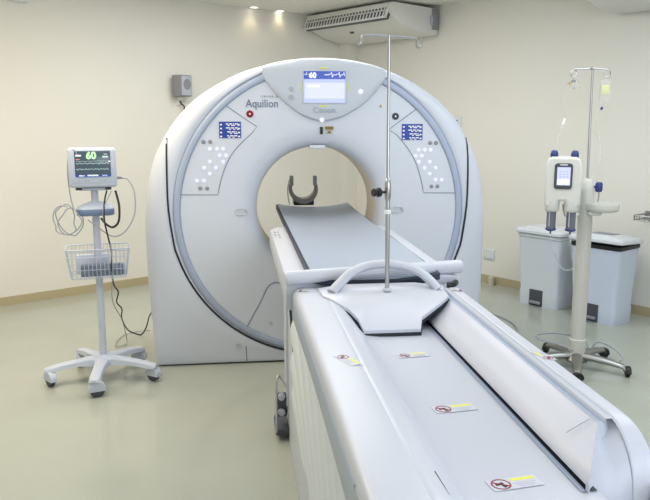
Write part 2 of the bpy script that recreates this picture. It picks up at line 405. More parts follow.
# markings under the display
bm = nb(); box(bm, (.003, -.004, 1.505), (.018, .003, .046), bev=.001); obj('laser_window', bm, M['black'], g)
bm = nb(); box(bm, (.052, -.004, 1.520), (.055, .002, .022)); lb = obj('warning_label', bm, M['amber'], g)
bm = nb(); box(bm, (.052, -.0055, 1.524), (.046, .001, .004)); box(bm, (.052, -.0055, 1.516), (.046, .001, .004)); obj('label_print', bm, M['black'], lb)
bm = nb(); prism(bm, [gp(.03, 1.487, -.005), gp(.074, 1.487, -.005), gp(.052, 1.507, -.005)], (0, .002, 0)); obj('warning_triangle', bm, M['amber'], g)
bm = nb(); prism(bm, [gp(.043, 1.489, -.006), gp(.061, 1.489, -.006), gp(.052, 1.5, -.006)], (0, .001, 0)); obj('label_print', bm, M['black'], lb)
bm = nb(); prism(bm, [gp(.366, 1.648, -.005), gp(.388, 1.648, -.005), gp(.377, 1.668, -.005)], (0, .002, 0)); obj('warning_triangle', bm, M['amber'], g)
obj('logo', text_bm('Aquilion', .068, upright((-.365, -.0045, 1.668), sx=.88), bold=.0004), M['gprint'], g)
obj('logo', text_bm('P R I M E   SP', .016, upright((-.315, -.0045, 1.712), sx=1.2)), M['gprint'], g)
for x, z, mm in ((-.441, 1.607, 'red'), (.473, 1.593, 'dgrey')):
    bm = nb(); lathe(bm, (x, -.003, z), [(.022, .004), (.022, -.004), (.016, -.006), (.014, -.002), (.009, -.002), (.009, -.008), (0, -.009)], axis='Y'); e = obj('emergency_button', bm, M[mm], g)
    bm = nb(); lathe(bm, (x, -.0125, z), [(.0055, 0), (0, -.001)], axis='Y', seg=12); obj('button_mark', bm, M['wprint'], e)
# control fields on both sides
def field(pts, smx):
    bm = nb(); line_on(bm, pts, .0025, y=-.0052); return bm
def arcpts(c, r, a0, a1, n=12): return [(c[0]+r*cos(radians(a0+(a1-a0)*k/n)), c[1]+r*sin(radians(a0+(a1-a0)*k/n))) for k in range(n+1)]
L_ = [(-.583, 1.655), (-.49, 1.59), (-.40, 1.53), (-.43, 1.49)] + [(p.x, p.z) for p in smoothpts([(-.43, 0, 1.49), (-.485, 0, 1.44), (-.536, 0, 1.387), (-.575, 0, 1.33), (-.606, 0, 1.265), (-.63, 0, 1.19), (-.648, 0, 1.11)], 3)[1:]] + [(-.70, 1.11), (-.875, 1.113)]
R_ = [(.605, 1.636), (.43, 1.51)] + [(p.x, p.z) for p in smoothpts([(.43, 0, 1.51), (.485, 0, 1.475), (.54, 0, 1.414), (.585, 0, 1.35), (.62, 0, 1.28), (.648, 0, 1.19), (.667, 0, 1.107)], 3)[1:]] + [(.875, 1.104)]
bL = [(-.690, 1.394), (-.646, 1.394), (-.609, 1.394), (-.632, 1.354), (-.592, 1.354), (-.611, 1.314), (-.692, 1.315), (-.728, 1.278), (-.656, 1.278), (-.694, 1.241), (-.774, 1.198), (-.732, 1.198)]
bLd = [(-.728, 1.437), (-.688, 1.437), (-.756, 1.152), (-.714, 1.151)]
bR = [(.628, 1.382), (.667, 1.382), (.706, 1.381), (.608, 1.344), (.648, 1.344), (.63, 1.306), (.702, 1.305), (.670, 1.267), (.742, 1.267), (.704, 1.229), (.744, 1.190), (.784, 1.189)]
bRd = [(.702, 1.426), (.74, 1.426), (.718, 1.148), (.758, 1.148)]
for pts, bl_, bd_, (tx, tz) in ((L_, bL, bLd, (-.564, 1.510)), (R_, bR, bRd, (.583, 1.495))):
    bm = nb(); line_on(bm, pts, .0022, y=-.0045); f = obj('control_panel', bm, M['gprint'], g)
    for x, z in bl_:
        bm = nb(); lathe(bm, (x, -.003, z), [(0, -.004), (.0105, -.0035), (.0125, 0)], axis='Y', seg=16); obj('button', bm, M['led'], f)
    for x, z in bd_:
        bm = nb(); lathe(bm, (x, -.003, z), [(0, -.005), (.009, -.0045), (.013, 0)], axis='Y', seg=16); obj('button', bm, M['grey'], f, label='dark button')
    bm = nb(); box(bm, (tx, -.0045, tz), (.134, .003, .1)); obj('touch_display', bm, M['blue'], f, label='small blue display')
    for s_ in (-1, 1):
        bm = nb(); [box(bm, (tx+s_*.055, -.0065, tz+.032-r*.024), (.012, .001, .009)) for r in range(4)]; obj('display_marks', bm, M['wprint'], f)
    bm = nb()
    rr = random.Random(3)
    for r in range(4):
        z = tz+.036-r*.024
        x = tx-.03+rr.random()*.02
        while x < tx+.042:
            wd = .006+rr.random()*.018; box(bm, (x+wd/2, -.0065, z), (wd, .001, .007)); x += wd+.005
            if rr.random() < .8: box(bm, (x-.004, -.0065, z-.009), (.012, .001, .006))
    obj('display_print', bm, M['wprint'], f)
# ------------------------------------------------------------------ patient table
TX = .55
t = thing('patient_table', 'long white patient table running from the gantry bore to the near edge', 'scanner table', (TX, 2.4, 0))
def tobj(n, bm, m, par=None, **k): return obj(n, bm, m, par or t, world=True, **k)
YE, ZT, RR = 1.20, .905, .20          # end plane, top height, end bend radius
def sweep(prof, y0, y1=None, n=10, tail=.45, YE=YE, RR=RR):
    """prof [(x,z)] carried along -Y from y0; at the foot end it bends down to the floor side unless y1 is given"""
    rows = []
    for x, z in prof:
        r = max(.03, RR-(ZT-z)); row = []
        if y1 is None:
            ys = YE+r
            for k in range(5): row.append(Vector((x, y0+(ys-y0)*k/4, z)))
            for k in range(1, n+1):
                a = pi/2*k/n*.94; row.append(Vector((x, ys-r*sin(a), z-r+r*cos(a))))
            row.append(row[-1]+Vector((0, -.02, -tail)))
        else:
            row = [Vector((x, y0, z)), Vector((x, y1, z))]
        rows.append(row)
    bm = nb(); grid(bm, rows); return bm
def sp(pts, n=3): return [(p.x, p.z) for p in smoothpts([(x, 0, z) for x, z in pts], n)]
YH = 2.90
tobj('left_rail', sweep(sp([(.2165, .86), (.217, .88), (.222, .897), (.236, .905), (.26, .907), (.30, .907), (.327, .905), (.335, .902)]), YH, YE=1.02, RR=.16), M['table'])
tobj('left_slope', sweep(sp([(.335, .902), (.345, .903), (.362, .897), (.383, .885), (.405, .862), (.425, .835), (.44, .82)]), YH-.2, YE=1.04, RR=.16), M['table'])
tobj('trough_floor', sweep([(.425, .825), (.45, .812), (.50, .806), (.55, .805), (.60, .805), (.66, .805), (.72, .805), (.74, .805)], YH-.2, YE=1.10, RR=.16), M['trough'])
tobj('groove', sweep([(.700, .8075), (.712, .8075)], YH-.2, 1.335), M['tblue'])
tobj('groove_shadow_gap', sweep([(.711, .8078), (.736, .8078)], YH-.2, 1.335), M['dark'])
bm = nb(); pr_ = [(.712, .826), (.7135, .829), (.74, .850), (.77, .875), (.795, .8965), (.799, .8985)]
rows = [[Vector((x, y, z)) for y in (YH-.12, 2.2, 1.48, 1.475)] + [Vector((x, 1.47-(.80-x)*1.6, z-.0))] for x, z in pr_]
for xx, zz in ((.712, .819), (.722, .817), (.735, .817), (.735, .808)):
    rows.insert(0, [Vector((xx, y, zz)) for y in (YH-.12, 2.2, 1.48, 1.475)]+[Vector((xx, 1.335+(xx-.712)*1.6, zz))])
grid(bm, rows); tobj('side_panel', bm, M['table'])
bm = nb(); rows = []
ends = [(x, 1.47-(.80-x)*1.6, z) for x, z in pr_] + [(.815, 1.475, .8985), (.830, 1.49, .902), (.843, 1.50, .9015)]
for x, y, z in ends:
    u = min(1, (x-.712)/(.838-.712)); row = [Vector((x, y, z))]
    for k in range(1, 12):
        q = k/11; a = radians(84.6)*min(1, q*1.6); rr_ = .1285
        lv = (1.329-.03*q, .836-.36*q); ar = (1.3715+rr_-rr_*sin(a), .9035-rr_+rr_*cos(a)-.30*max(0, q-.625)/.375)
        b = min(1, q*5) if u < 1 else 1; yy = lv[0]+(ar[0]-lv[0])*u; zz = lv[1]+(ar[1]-lv[1])*u
        y0_ = y-.02*q; z0_ = z-.36*q
        row.append(Vector((x, yy*b+y0_*(1-b), zz*b+z0_*(1-b))))
    rows.append(row)
rows.insert(0, [Vector((.7115, 1.34, v.z)) for v in rows[0]])
grid(bm, rows); tobj('end_wedge', bm, M['trough'])
bm = nb(); tube(bm, [(.375, 1.30, .8895), (.379, 1.19, .884), (.382, 1.13, .865), (.383, 1.08, .82)], .0022, 6, sm=4); tobj('end_seam', bm, M['dark'])
bm = nb(); line = [Vector((.79, 1.49, .8985)), Vector((.74, 1.50, .8625))]
tube(bm, [p+Vector((0, 0, .0)) for p in line], .0012, 5); tobj('panel_joint', bm, M['tgrey'])
tobj('rail_groove', sweep([(.797, .899), (.802, .896), (.812, .895), (.815, .900)], YH, 1.47), M['ring'])
tobj('rail_strip', sweep([(.815, .900), (.818, .905), (.834, .905), (.836, .903)], YH, 1.47), M['trough'])
tobj('rail_line', sweep([(.8355, .9045), (.839, .9045)], YH, YE=1.37, RR=.13), M['lgprint'])
tobj('right_rail', sweep(sp([(.839, .903), (.845, .906), (.865, .906), (.878, .903), (.888, .89), (.892, .87), (.892, .84), (.892, .70)]), YH, YE=1.37, RR=.13), M['table'])
# side panels (grey) and blue lines
for s, x0 in ((-1, .2185), (1, .8905)):
    bm = nb(); x = x0; d = -s*.03
    rows = []
    for k in range(9):
        y = YH-.02-(YH-.02-(1.27 if s < 0 else 1.45))*k/8; zb = .765+.02*sin(pi*k/8); zt = .866
        rows.append([Vector((x, y, zt)), Vector((x+s*.003, y, zt-.01)), Vector((x+s*.003, y, zb+.01)), Vector((x, y, zb)), Vector((x+d, y, zb)), Vector((x+d, y, zt))])
    grid(bm, rows, closed_v=True); tobj('side_skirt', bm, M['tgrey'], label='grey side strip')
    bm = nb(); rows = []
    for k in range(17):
        y = YH-.01-(YH-(1.31 if s < 0 else 1.47))*k/16; rows.append([Vector((x+s*.004, y, .862)), Vector((x+s*.005, y, .868)), Vector((x+s*.001, y, .876))])
    grid(bm, rows); tobj('edge_strip', bm, M['tblue'], label='thin blue edge line')
# bellows
for s, x0 in ((-1, .245), (1, .865)):
    bm = nb(); rows = []
    for i in range(91):
        u = i/90; y = 3.02-u*1.72; row = []
        for j in range(37):
            v = j/36; z = .30+v*.50
            ph = 4.2*(v*.8 + 1.5*u**1.8)
            d = .022*abs(sin(pi*ph))**.6
            row.append(Vector((x0+s*(d+.01*sin(pi*v)), y, z)))
        rows.append(row)
    grid(bm, rows); tobj('bellows', bm, M['bellows'], label='white folded bellows cover')
# base frame
inner = [(3.42, .80), (3.28, .72), (3.18, .64), (3.03, .52), (2.90, .42), (2.78, .345), (2.60, .322), (2.25, .31), (1.8, .30), (1.3, .30)]
inner = [(p.x, p.z) for p in smoothpts([(a, 0, b) for a, b in inner], 3)]
outer_ = [(3.76, .80), (3.76, .45), (3.74, .0), (1.3, .0)]
for s, x0 in ((-1, .235), (1, .865)):
    bm = nb(); pts = [(x0, y, z) for y, z in inner] + [(x0, y, z) for y, z in reversed(outer_)]
    prism(bm, pts, (-s*.05, 0, 0)); tobj('base_frame', bm, M['tblue'] if 0 else M['side'], label='blue-grey base frame', bev=.008)
    bm = nb(); tube(bm, [(x0+s*.001, y, z+.002) for y, z in inner], .005, 6); tobj('base_seam', bm, M['edge'])
bm = nb(); box(bm, (.55, 2.6, .42), (.56, 2.0, .76)); tobj('lift_column', bm, M['tgrey'])
# upper carriage section towards the gantry
cp = [(.262, .80), (.245, .80), (.20, .815), (.190, .83), (.190, .90), (.195, .925), (.21, .932), (.26, .936), (.29, .936), (.30, .92), (.55, .90), (.80, .92), (.81, .936), (.85, .936), (.90, .932), (.913, .925), (.918, .90), (.918, .83), (.908, .815), (.86, .80), (.845, .80)]
bm = nb(); Ca = [[Vector((x, y, z)) for x, z in cp] for y in (2.86, 2.87, 3.6, 4.30, 4.40)]
for p in Ca[-1]: p.x = .55+(p.x-.55)*.93; p.z -= .004
R = grid(bm, Ca, closed_v=True); bm.faces.new(R[0]); bm.faces.new(R[-1][::-1]); tobj('carriage', bm, M['table'])
bm = nb(); box(bm, (.55, 3.95, .86), (.46, 1.7, .09), bev=.01); tobj('support_beam', bm, M['side'])
for y in (4.15, 4.05, 3.97):
    for x in (.212, .232):
        if y < 4 and x < .22: continue
        bm = nb(); box(bm, (x, y, .937), (.010, .025, .004), bev=.001); tobj('carriage_button', bm, M['lgprint'])
bm = nb(); tube(bm, [(.232, 2.93, .9385), (.234, 3.05, .939)], .001, 5); tobj('panel_joint', bm, M['lgprint'])
# sliding tabletop
def bed(x, e=0):                      # concave cross section
    k = (x-.55)/.265; return .926+.030*abs(k)**2.2
rows = []
xs = [.55+.268*(k/12) for k in range(-12, 13)]
for y, dz in ((2.84, 0), (3.4, 0), (4.0, 0), (4.6, 0), (5.0, .0), (5.2, .003), (5.31, .006)):
    rows.append([Vector((x, y, bed(x)+dz)) for x in xs] + [Vector((x, y, bed(x)-.028+dz)) for x in reversed(xs)])
bm = nb(); R = grid(bm, rows, closed_v=True); bm.faces.new(R[0]); bm.faces.new(R[-1][::-1]); tt = tobj('tabletop', bm, M['edge'], label='dark edged sliding tabletop')
# mattress on it
rows = []
xs = [.55+.256*(k/14) for k in range(-14, 15)]
for i in range(40):
    y = 2.86+i*(5.29-2.86)/39; row = []
    for x in xs:
        row.append(Vector((x, y, bed(x)+.010+.0015*sin(y*9+x*3)+(.010*max(0, (y-5.0)/.3)))))
    row += [Vector((x, y, bed(x)+.002)) for x in reversed(xs)]
    rows.append(row)
bm = nb(); R = grid(bm, rows, closed_v=True); bm.faces.new(R[0]); bm.faces.new(R[-1][::-1])
mt = obj('table_mattress', bm, M['mattress'], base=(.55, 4.0, .93)); setp(mt, 'thin blue-grey mattress pad lying on the sliding tabletop through the bore', 'mattress')
# saddle cover
FL = [(.312, 2.80, .911), (.317, 2.68, .911), (.346, 2.635, .906), (.399, 2.54, .889), (.426, 2.51, .862), (.442, 2.48, .826), (.649, 2.48, .826), (.665, 2.53, .856), (.757, 2.585, .900), (.790, 2.62, .911), (.813, 2.80, .911)]
def flap(dz, grow=0, th=.012):
    bm = nb(); c = Vector((.55, 2.5, 0)); A = []
    for x, y, z in FL:
        p = Vector((x, y, z+dz)); d = Vector((x-.55, y-2.6, 0)).normalized(); A.append(p+d*grow)
    ctr = [Vector((.40, 2.80, .925+dz)), Vector((.70, 2.80, .925+dz)), Vector((.44, 2.68, .922+dz)), Vector((.68, 2.68, .922+dz)), Vector((.47, 2.58, .898+dz)), Vector((.64, 2.58, .898+dz))]
    P = [bm.verts.new(p) for p in A]; Cc = [bm.verts.new(p) for p in ctr]
    F = [(0, 1, 'c2', 'c0'), (1, 2, 'c2'), (2, 3, 'c4', 'c2'), (3, 4, 'c4'), (4, 5, 'c4'), (5, 6, 'c5', 'c4'), (6, 7, 'c5'), (7, 8, 'c3', 'c5'), (8, 9, 'c3'), (9, 10, 'c1', 'c3'), ('c0', 'c2', 'c3', 'c1'), ('c2', 'c4', 'c5', 'c3')]
    for f in F: bm.faces.new([Cc[int(k[1])] if isinstance(k, str) else P[k] for k in f])
    r = bmesh.ops.extrude_face_region(bm, geom=bm.faces[:])
    bmesh.ops.translate(bm, vec=(0, 0, -th), verts=[v for v in r['geom'] if isinstance(v, bmesh.types.BMVert)])
    return bm
tobj('saddle_cover', flap(.003, 0, .022), M['table'])
tobj('saddle_gap', flap(-.010, .0035, .012), M['dark'])
# crossbar and arched grip
def along(t, dz=0): a = Vector((.185, 2.845, .948)); b = Vector((.935, 2.93, .962)); return a.lerp(b, t)+Vector((0, 0, dz))
bm = nb(); d = (along(1)-along(0)).normalized()
lathe(bm, along(0), [(0, -.002), (.024, -.002), (.028, .004), (.029, .012), (.029, .743), (.028, .751), (.022, .756), (0, .756)], ax=d, seg=28)
tobj('crossbar', bm, M['table'])
bm = nb(); AP = [(.355, 2.71, .918), (.385, 2.73, .943), (.435, 2.76, .980), (.50, 2.79, 1.000), (.573, 2.80, 1.006), (.645, 2.79, 1.000), (.71, 2.76, .980), (.75, 2.73, .947), (.775, 2.71, .918)]
tube(bm, AP, .024, 12, sm=5, flat=.7); tobj('arched_grip', bm, M['trough'])
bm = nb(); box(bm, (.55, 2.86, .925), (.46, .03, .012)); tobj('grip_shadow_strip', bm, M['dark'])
bm = nb(); tube(bm, [(.835, 2.80, .912), (.86, 2.80, .914), (.885, 2.84, .914)], .013, 8, sm=3); tobj('rubber_stop', bm, M['black'])
# warning stickers
def sticker(x, y, z, rz, rad=.022, tilt=0, wmat='table', k=1.0):
    Rm = Matrix.Translation((x, y, z)) @ Matrix.Rotation(rz, 4, 'Z') @ Matrix.Rotation(tilt, 4, 'Y') @ Matrix.Diagonal((k, k, 1, 1))
    bm = nb(); box(bm, (.035, 0, .0003), (.13, .052, .0006)); bm.transform(Rm); s = tobj('warning_sticker', bm, M[wmat])
    bm = nb(); lathe(bm, (0, 0, .0008), [(rad, 0), (rad, .0006), (rad*.86, .0006), (rad*.86, 0)], seg=28)
    box(bm, (0, 0, .001), (rad*1.7, rad*.18, .0006), rz=radians(-35)); bm.transform(Rm); tobj('sticker_ring', bm, M['red'], s)
    bm = nb(); box(bm, (-.003, .002, .0008), (rad*.9, rad*.35, .0006), rz=.3); box(bm, (.004, -.006, .0008), (rad*.35, rad*.8, .0006), rz=.2); bm.transform(Rm); tobj('sticker_print', bm, M['black'], s)
    bm = nb(); box(bm, (.062, .014, .0008), (.062, .011, .0005)); bm.transform(Rm); tobj('sticker_band', bm, M['yellow'], s)
    bm = nb(); [box(bm, (.06, -.003-j*.008, .0008), (.058-.01*j, .0022, .0005)) for j in range(3)]; bm.transform(Rm); tobj('sticker_text', bm, M['lgprint'], s)
sticker(.538, 2.255, .8065, .12, k=.8); sticker(.538, 1.80, .8065, .12, rad=.024, k=.9); sticker(.545, 1.385, .8065, .15, rad=.024, k=.9)
sticker(.290, 1.965, .9075, -1.2, rad=.022, k=.75, wmat='table')
sticker(.866, 1.89, .9065, 1.75, rad=.022, k=.62, wmat='table')
sticker(.242, 2.79, .9085, -.3, rad=.02, k=.35); sticker(.868, 2.72, .9085, 2.6, rad=.02, k=.35)
# guide rod and foot pedal
bm = nb(); box(bm, (.232, 3.44, .49), (.018, .03, .64), bev=.004); tobj('guide_bar', bm, M['table'])
bm = nb(); box(bm, (.205, 3.50, .045), (.075, .20, .04), bev=.012); pd = tobj('foot_pedal', bm, M['dgrey'], label='dark foot pedal with steel guard')
bm = nb(); box(bm, (.205, 3.46, .17), (.05, .05, .12), rot=Matrix.Rotation(.25, 4, 'X'), bev=.01); tobj('pedal_bracket', bm, M['dgrey'], pd)
bm = nb(); tube(bm, [(.172, 3.40, .05), (.172, 3.40, .12), (.178, 3.46, .30), (.20, 3.48, .30), (.23, 3.44, .24), (.235, 3.42, .14)], .006, 8, sm=3); tobj('pedal_guard', bm, M['chrome'], pd)
for z in (.14, .22):
    bm = nb(); lathe(bm, (.20, 3.425, z), [(.018, .02), (.018, 0), (.01, -.004), (0, -.004)], axis='Y', seg=14); tobj('pedal_button', bm, M['lgprint'], pd)
# ------------------------------------------------------------------ head holder
h = thing('head_holder', 'grey-brown U-shaped head holder at the far end of the tabletop inside the bore', 'head holder', (.475, 5.37, .95))
bm = nb(); rows = []
for k in range(25):
    a = radians(150+240*k/24); r = .095; cx, cz = .488, 1.078
    if k < 4 or k > 20: pass
    x = cx+r*cos(a); z = cz+r*sin(a)
    th = .018+.022*sin(pi*k/24)**2
    wdt = .07+.05*sin(pi*k/24)
    o_ = Vector((cos(a), 0, sin(a)))
    p = Vector((x, 5.36, z))
    rows.append([p-o_*th/2+Vector((0, -wdt/2, 0)), p-o_*th/2+Vector((0, wdt/2, 0)), p+o_*th/2+Vector((0, wdt/2, 0)), p+o_*th/2+Vector((0, -wdt/2, 0))])
R = grid(bm, rows, closed_v=True); bm.faces.new(R[0]); bm.faces.new(R[-1][::-1]); obj('cradle', bm, M['taupe'], h, world=True, bev=.004)
for s in (-1, 1):
    bm = nb(); x = .488+s*.086; box(bm, (x, 5.35, 1.132), (.026, .07, .075), bev=.008); obj('cradle_tip', bm, M['grey'], h, world=True)
bm = nb(); box(bm, (.49, 5.38, .972), (.15, .12, .04), bev=.008); obj('mount', bm, M['black'], h, world=True)
bm = nb(); tube(bm, [(.385, 5.33, 1.14), (.372, 5.32, 1.08), (.375, 5.31, 1.0), (.385, 5.3, .962)], .004, 6, sm=4); obj('strap', bm, M['grey'], h, world=True)
# ------------------------------------------------------------------ IV pole on table
p = thing('iv_pole', 'slim steel drip pole standing on the patient table saddle', 'drip pole', (.565, 2.68, .925))
bm = nb(); cyl(bm, (.565, 2.68, .926), (.562, 2.68, 1.315), .0085, seg=16); obj('lower_tube', bm, M['chrome'], p, world=True)
bm = nb(); lathe(bm, (.565, 2.68, .926), [(0, 0), (.016, 0), (.016, .006), (.011, .012), (.0085, .012)], seg=20); obj('foot_collar', bm, M['trough'], p, world=True)
bm = nb(); cyl(bm, (.562, 2.68, 1.30), (.558, 2.68, 1.872), .0058, seg=14); obj('upper_tube', bm, M['chrome'], p, world=True)
bm = nb(); lathe(bm, (.562, 2.68, 1.285), [(.006, .07), (.010, .066), (.012, .05), (.012, 0), (.009, -.01)], seg=18); obj('clamp_collar', bm, M['chrome'], p, world=True)
bm = nb(); lathe(bm, (.562, 2.68, 1.222), [(.009, .016), (.0135, .014), (.0135, .002), (.009, 0)], seg=18); obj('sleeve', bm, M['wprint'], p, world=True)
bm = nb(); cyl(bm, (.55, 2.675, 1.305), (.53, 2.665, 1.305), .005, seg=10); lathe(bm, (.533, 2.667, 1.305), [(0, 0), (.014, 0), (.018, .004), (.018, .014), (.013, .017), (.013, .024), (.016, .026), (.014, .034), (0, .034)], ax=(-.95, -.3, 0), seg=8); obj('clamp_knob', bm, M['black'], p, world=True)
def hookend(x, s, y=2.68, z=1.87, k=1.0):
    return [(x, y, z), (x+s*.004, y, z-.01*k), (x+s*.004, y, z-.024*k), (x+s*.009, y, z-.032*k), (x+s*.018*k, y, z-.032*k), (x+s*.023*k, y, z-.024*k), (x+s*.024*k, y, z+.002*k)]
bm = nb()
tube(bm, [(.558, 2.68, 1.868), (.50, 2.68, 1.871), (.468, 2.68, 1.871)]+hookend(.462, -1), .0038, 8, sm=3)
tube(bm, [(.558, 2.68, 1.868), (.61, 2.68, 1.866), (.648, 2.68, 1.862)]+hookend(.655, 1, z=1.862), .0038, 8, sm=3)
obj('hook_bar', bm, M['chrome'], p, world=True)
# ------------------------------------------------------------------ casters helper
def caster(par, x, y, z, rz, r, mwheel, mhood, w=.018, name='caster'):
    bm = nb(); c = Vector((x, y, r)); ax = Vector((cos(rz), sin(rz), 0))
    lathe(bm, c-ax*(w*.9), [(0, 0), (r*.8, 0), (r, w*.25), (r, w*.75), (r*.8, w), (0, w)], ax=ax, seg=24)
    lathe(bm, c+ax*(w*.0), [(0, 0), (r*.8, 0), (r, w*.25), (r, w*.75), (r*.8, w), (0, w)], ax=ax, seg=24)
    cs = obj(name, bm, mwheel, par)
    bm = nb(); f = Vector((-sin(rz), cos(rz), 0))
    pts = []
    for k in range(9):
        a = radians(-10+25*k); pts.append(c+f*(-cos(a)*r*1.2)+Vector((0, 0, sin(a)*r*1.22)))
    pts = [q-ax*(w*1.15) for q in pts]
    prism(bm, pts, ax*w*2.3); cyl(bm, (x, y, r*1.6), (x, y, z), r*.28, seg=10)
    obj('caster_hood', bm, mhood, cs, bev=.003)
# ------------------------------------------------------------------ monitor cart
CX, CY = -.833, 4.44; CR = radians(10.7)
c = thing('monitor_stand', 'light grey roll stand on five castors left of the gantry', 'roll stand', (CX, CY, 0), CR)
bm = nb(); lathe(bm, (0, 0, .10), [(0, 0), (.075, 0), (.085, .012), (.08, .035), (.05, .05), (.03, .055), (0, .055)], seg=30); obj('hub', bm, M['cart'], c)
for k in range(5):
    a = radians(-90+72*k)-CR; d = Vector((cos(a), sin(a), 0)); n = Vector((-sin(a), cos(a), 0)); rows = []
    for t_, wd, z0, z1 in ((.02, .05, .10, .145), (.08, .045, .10, .145), (.16, .036, .105, .138), (.24, .034, .098, .13), (.30, .036, .09, .12), (.335, .030, .09, .112), (.345, .02, .092, .108)):
        b = d*t_; rows.append([b-n*wd+Vector((0, 0, z0)), b+n*wd+Vector((0, 0, z0)), b+n*wd*.85+Vector((0, 0, z1-.008)), b+n*wd*.5+Vector((0, 0, z1)), b-n*wd*.5+Vector((0, 0, z1)), b-n*wd*.85+Vector((0, 0, z1-.008))])
    bm = nb(); R = grid(bm, rows, closed_v=True); bm.faces.new(R[0]); bm.faces.new(R[-1][::-1]); obj('base_arm', bm, M['cart'], c)
    b = d*.315; caster(c, b.x+n.x*.012, b.y+n.y*.012, .10, a+radians(70 if k % 2 else 20), .043, M['dgrey'], M['cart'])
bm = nb(); cyl(bm, (0, 0, .14), (0, 0, 1.165), .021, seg=24); obj('pole', bm, M['cart'], c, label='blue-grey pole')
# tray
bm = nb(); pl = rrect(.208, .16, .05, 6); rows = [[Vector((x*k, y*k, z)) for k, z in ((.9, 1.02), (1, 1.028), (1, 1.062), (.96, 1.068), (.78, 1.076), (.5, 1.088), (.2, 1.098))] for x, y in pl]
grid(bm, rows, closed_u=True, mi=0); bm.faces.new([bm.verts.new((x*.9, y*.9, 1.02)) for x, y in pl]); bm.faces.new([bm.verts.new((x*.2, y*.2, 1.098)) for x, y in pl]); obj('tray', bm, M['cart'], c)
bm = nb(); rows = [[Vector((x*k, y*k, z)) for k, z in ((1.0, 1.018), (1.03, 1.022), (1.03, 1.052), (1.0, 1.056))] for x, y in pl]; grid(bm, rows, closed_u=True, closed_v=True); obj('tray_rim', bm, M['cartb'], c, label='dark blue tray rim')
bm = nb(); box(bm, (0, 0, 1.172), (.16, .10, .016), bev=.004); obj('mount_plate', bm, M['cart'], c)
# basket
B0, B1, BW, BD = .648, .822, .335, .19
def rect_loop(w_, d_, z, r=.03, cy=0): return [Vector((x, y+cy, z)) for x, y in rrect(w_, d_, r, 4)]
bk = None
bm = nb(); tube(bm, rect_loop(BW+.03, BD+.02, B1), .0042, 8, closed=True); tube(bm, rect_loop(BW+.02, BD+.015, B1-.045), .003, 6, closed=True); tube(bm, rect_loop(BW-.02, BD-.02, B0), .0035, 6, closed=True)
for k in range(14):
    x = -BW/2+.02+k*(BW-.04)/13
    for s in (-1, 1): tube(bm, [(x*1.02, s*(BD/2+.01), B1), (x, s*(BD/2-.005), B0+.01), (x, s*(BD/2-.02), B0)], .0019, 5)
    tube(bm, [(x, -BD/2+.02, B0), (x, BD/2-.02, B0)], .0019, 5)
for k in range(7):
    y = -BD/2+.02+k*(BD-.04)/6
    for s in (-1, 1): tube(bm, [(s*(BW/2+.015), y, B1), (s*(BW/2-.008), y, B0+.01), (s*(BW/2-.02), y, B0)], .0019, 5)
for z in (.70, .66):
    tube(bm, rect_loop(BW-.005, BD-.005, z), .0019, 5, closed=True)
obj('wire_basket', bm, M['cart'], c, label='pale wire basket')
# content
q = thing('supply_packet', 'dark grey wrapped packet lying in the wire basket of the roll stand', 'packet', (CX+.005, CY-.005, B0+.004), CR)
bm = nb(); box(bm, (.015, -.055, .04), (.245, .055, .075), bev=.012); obj('wrap', bm, M['packb'], q)
q = thing('supply_packet', 'clear plastic wrapped packet behind the dark one in the wire basket', 'packet', (CX, CY+.0, B0+.004), CR)
bm = nb(); box(bm, (-.03, .055, .06), (.20, .035, .12), bev=.012); obj('wrap', bm, M['pack'], q)
q = thing('supply_packet', 'small white packet at the right end of the wire basket', 'packet', (CX, CY, B0+.004), CR)
bm = nb(); box(bm, (.15, -.02, .04), (.012, .10, .078), bev=.004); obj('wrap', bm, M['pack'], q)
# monitor
m_ = thing('patient_monitor', 'white vital signs monitor showing 60 on top of the roll stand', 'monitor', (CX, CY-.02, 1.18), CR)
bm = nb(); box(bm, (0, -.0, .118), (.268, .14, .226), bev=.018, seg=4); obj('case', bm, M['cart'], m_)
bm = nb(); box(bm, (0, -.068, .127), (.245, .012, .195), bev=.006); obj('bezel', bm, M['cart'], m_)
bm = nb(); box(bm, (.002, -.076, .142), (.198, .006, .146), bev=.002); s_ = obj('screen', bm, M['screenk'], m_, label='dark screen with traces')
FY = -.0805
obj('screen_digits', text_bm('60', .055, upright((-.005, FY, .188)), bold=.003), M['glowg'], s_)
for x, z, sx, sz, mm in ((-.075, .19, .03, .009, 'glow'), (-.078, .168, .022, .004, 'glowr'), (.072, .182, .032, .010, 'glowc'), (.075, .197, .02, .004, 'glowc'), (.094, .155, .012, .006, 'glow'), (0, .158, .18, .0015, 'glowc'), (0, .074, .19, .010, 'screenb'), (0, .076, .06, .008, 'glow'), (.065, .075, .03, .007, 'glow'), (-.06, .075, .03, .007, 'glow')):
    bm = nb(); box(bm, (x, FY, z), (sx, .001, sz)); obj('screen_mark', bm, M[mm], s_)
for z0 in (.145, .112):
    bm = nb(); P_ = [(-.09+k*.006, z0+.004*sin(k*2.3)+.002*sin(k*5)) for k in range(31)]; line_on(bm, P_, .0013, y=FY-.001); obj('trace', bm, M['glowc'], s_)
for x in (-.075, -.04, -.02):
    bm = nb(); lathe(bm, (x, -.075, .045), [(.006, 0), (.005, -.002), (0, -.002)], axis='Y', seg=12); obj('button', bm, M['lgprint'], m_)
bm = nb(); box(bm, (.05, -.0745, .045), (.045, .001, .006)); obj('marking', bm, M['lgprint'], m_)
for x in (-.09, -.075, .075, .09):
    bm = nb(); cyl(bm, (x, -.03, -.012), (x, -.03, .01), .010, seg=12); obj('connector', bm, M['dgrey'], m_)
bm = nb(); cyl(bm, (.13, -.02, .055), (.165, -.02, .055), .009, .006, seg=12); obj('side_plug', bm, M['grey'], m_)
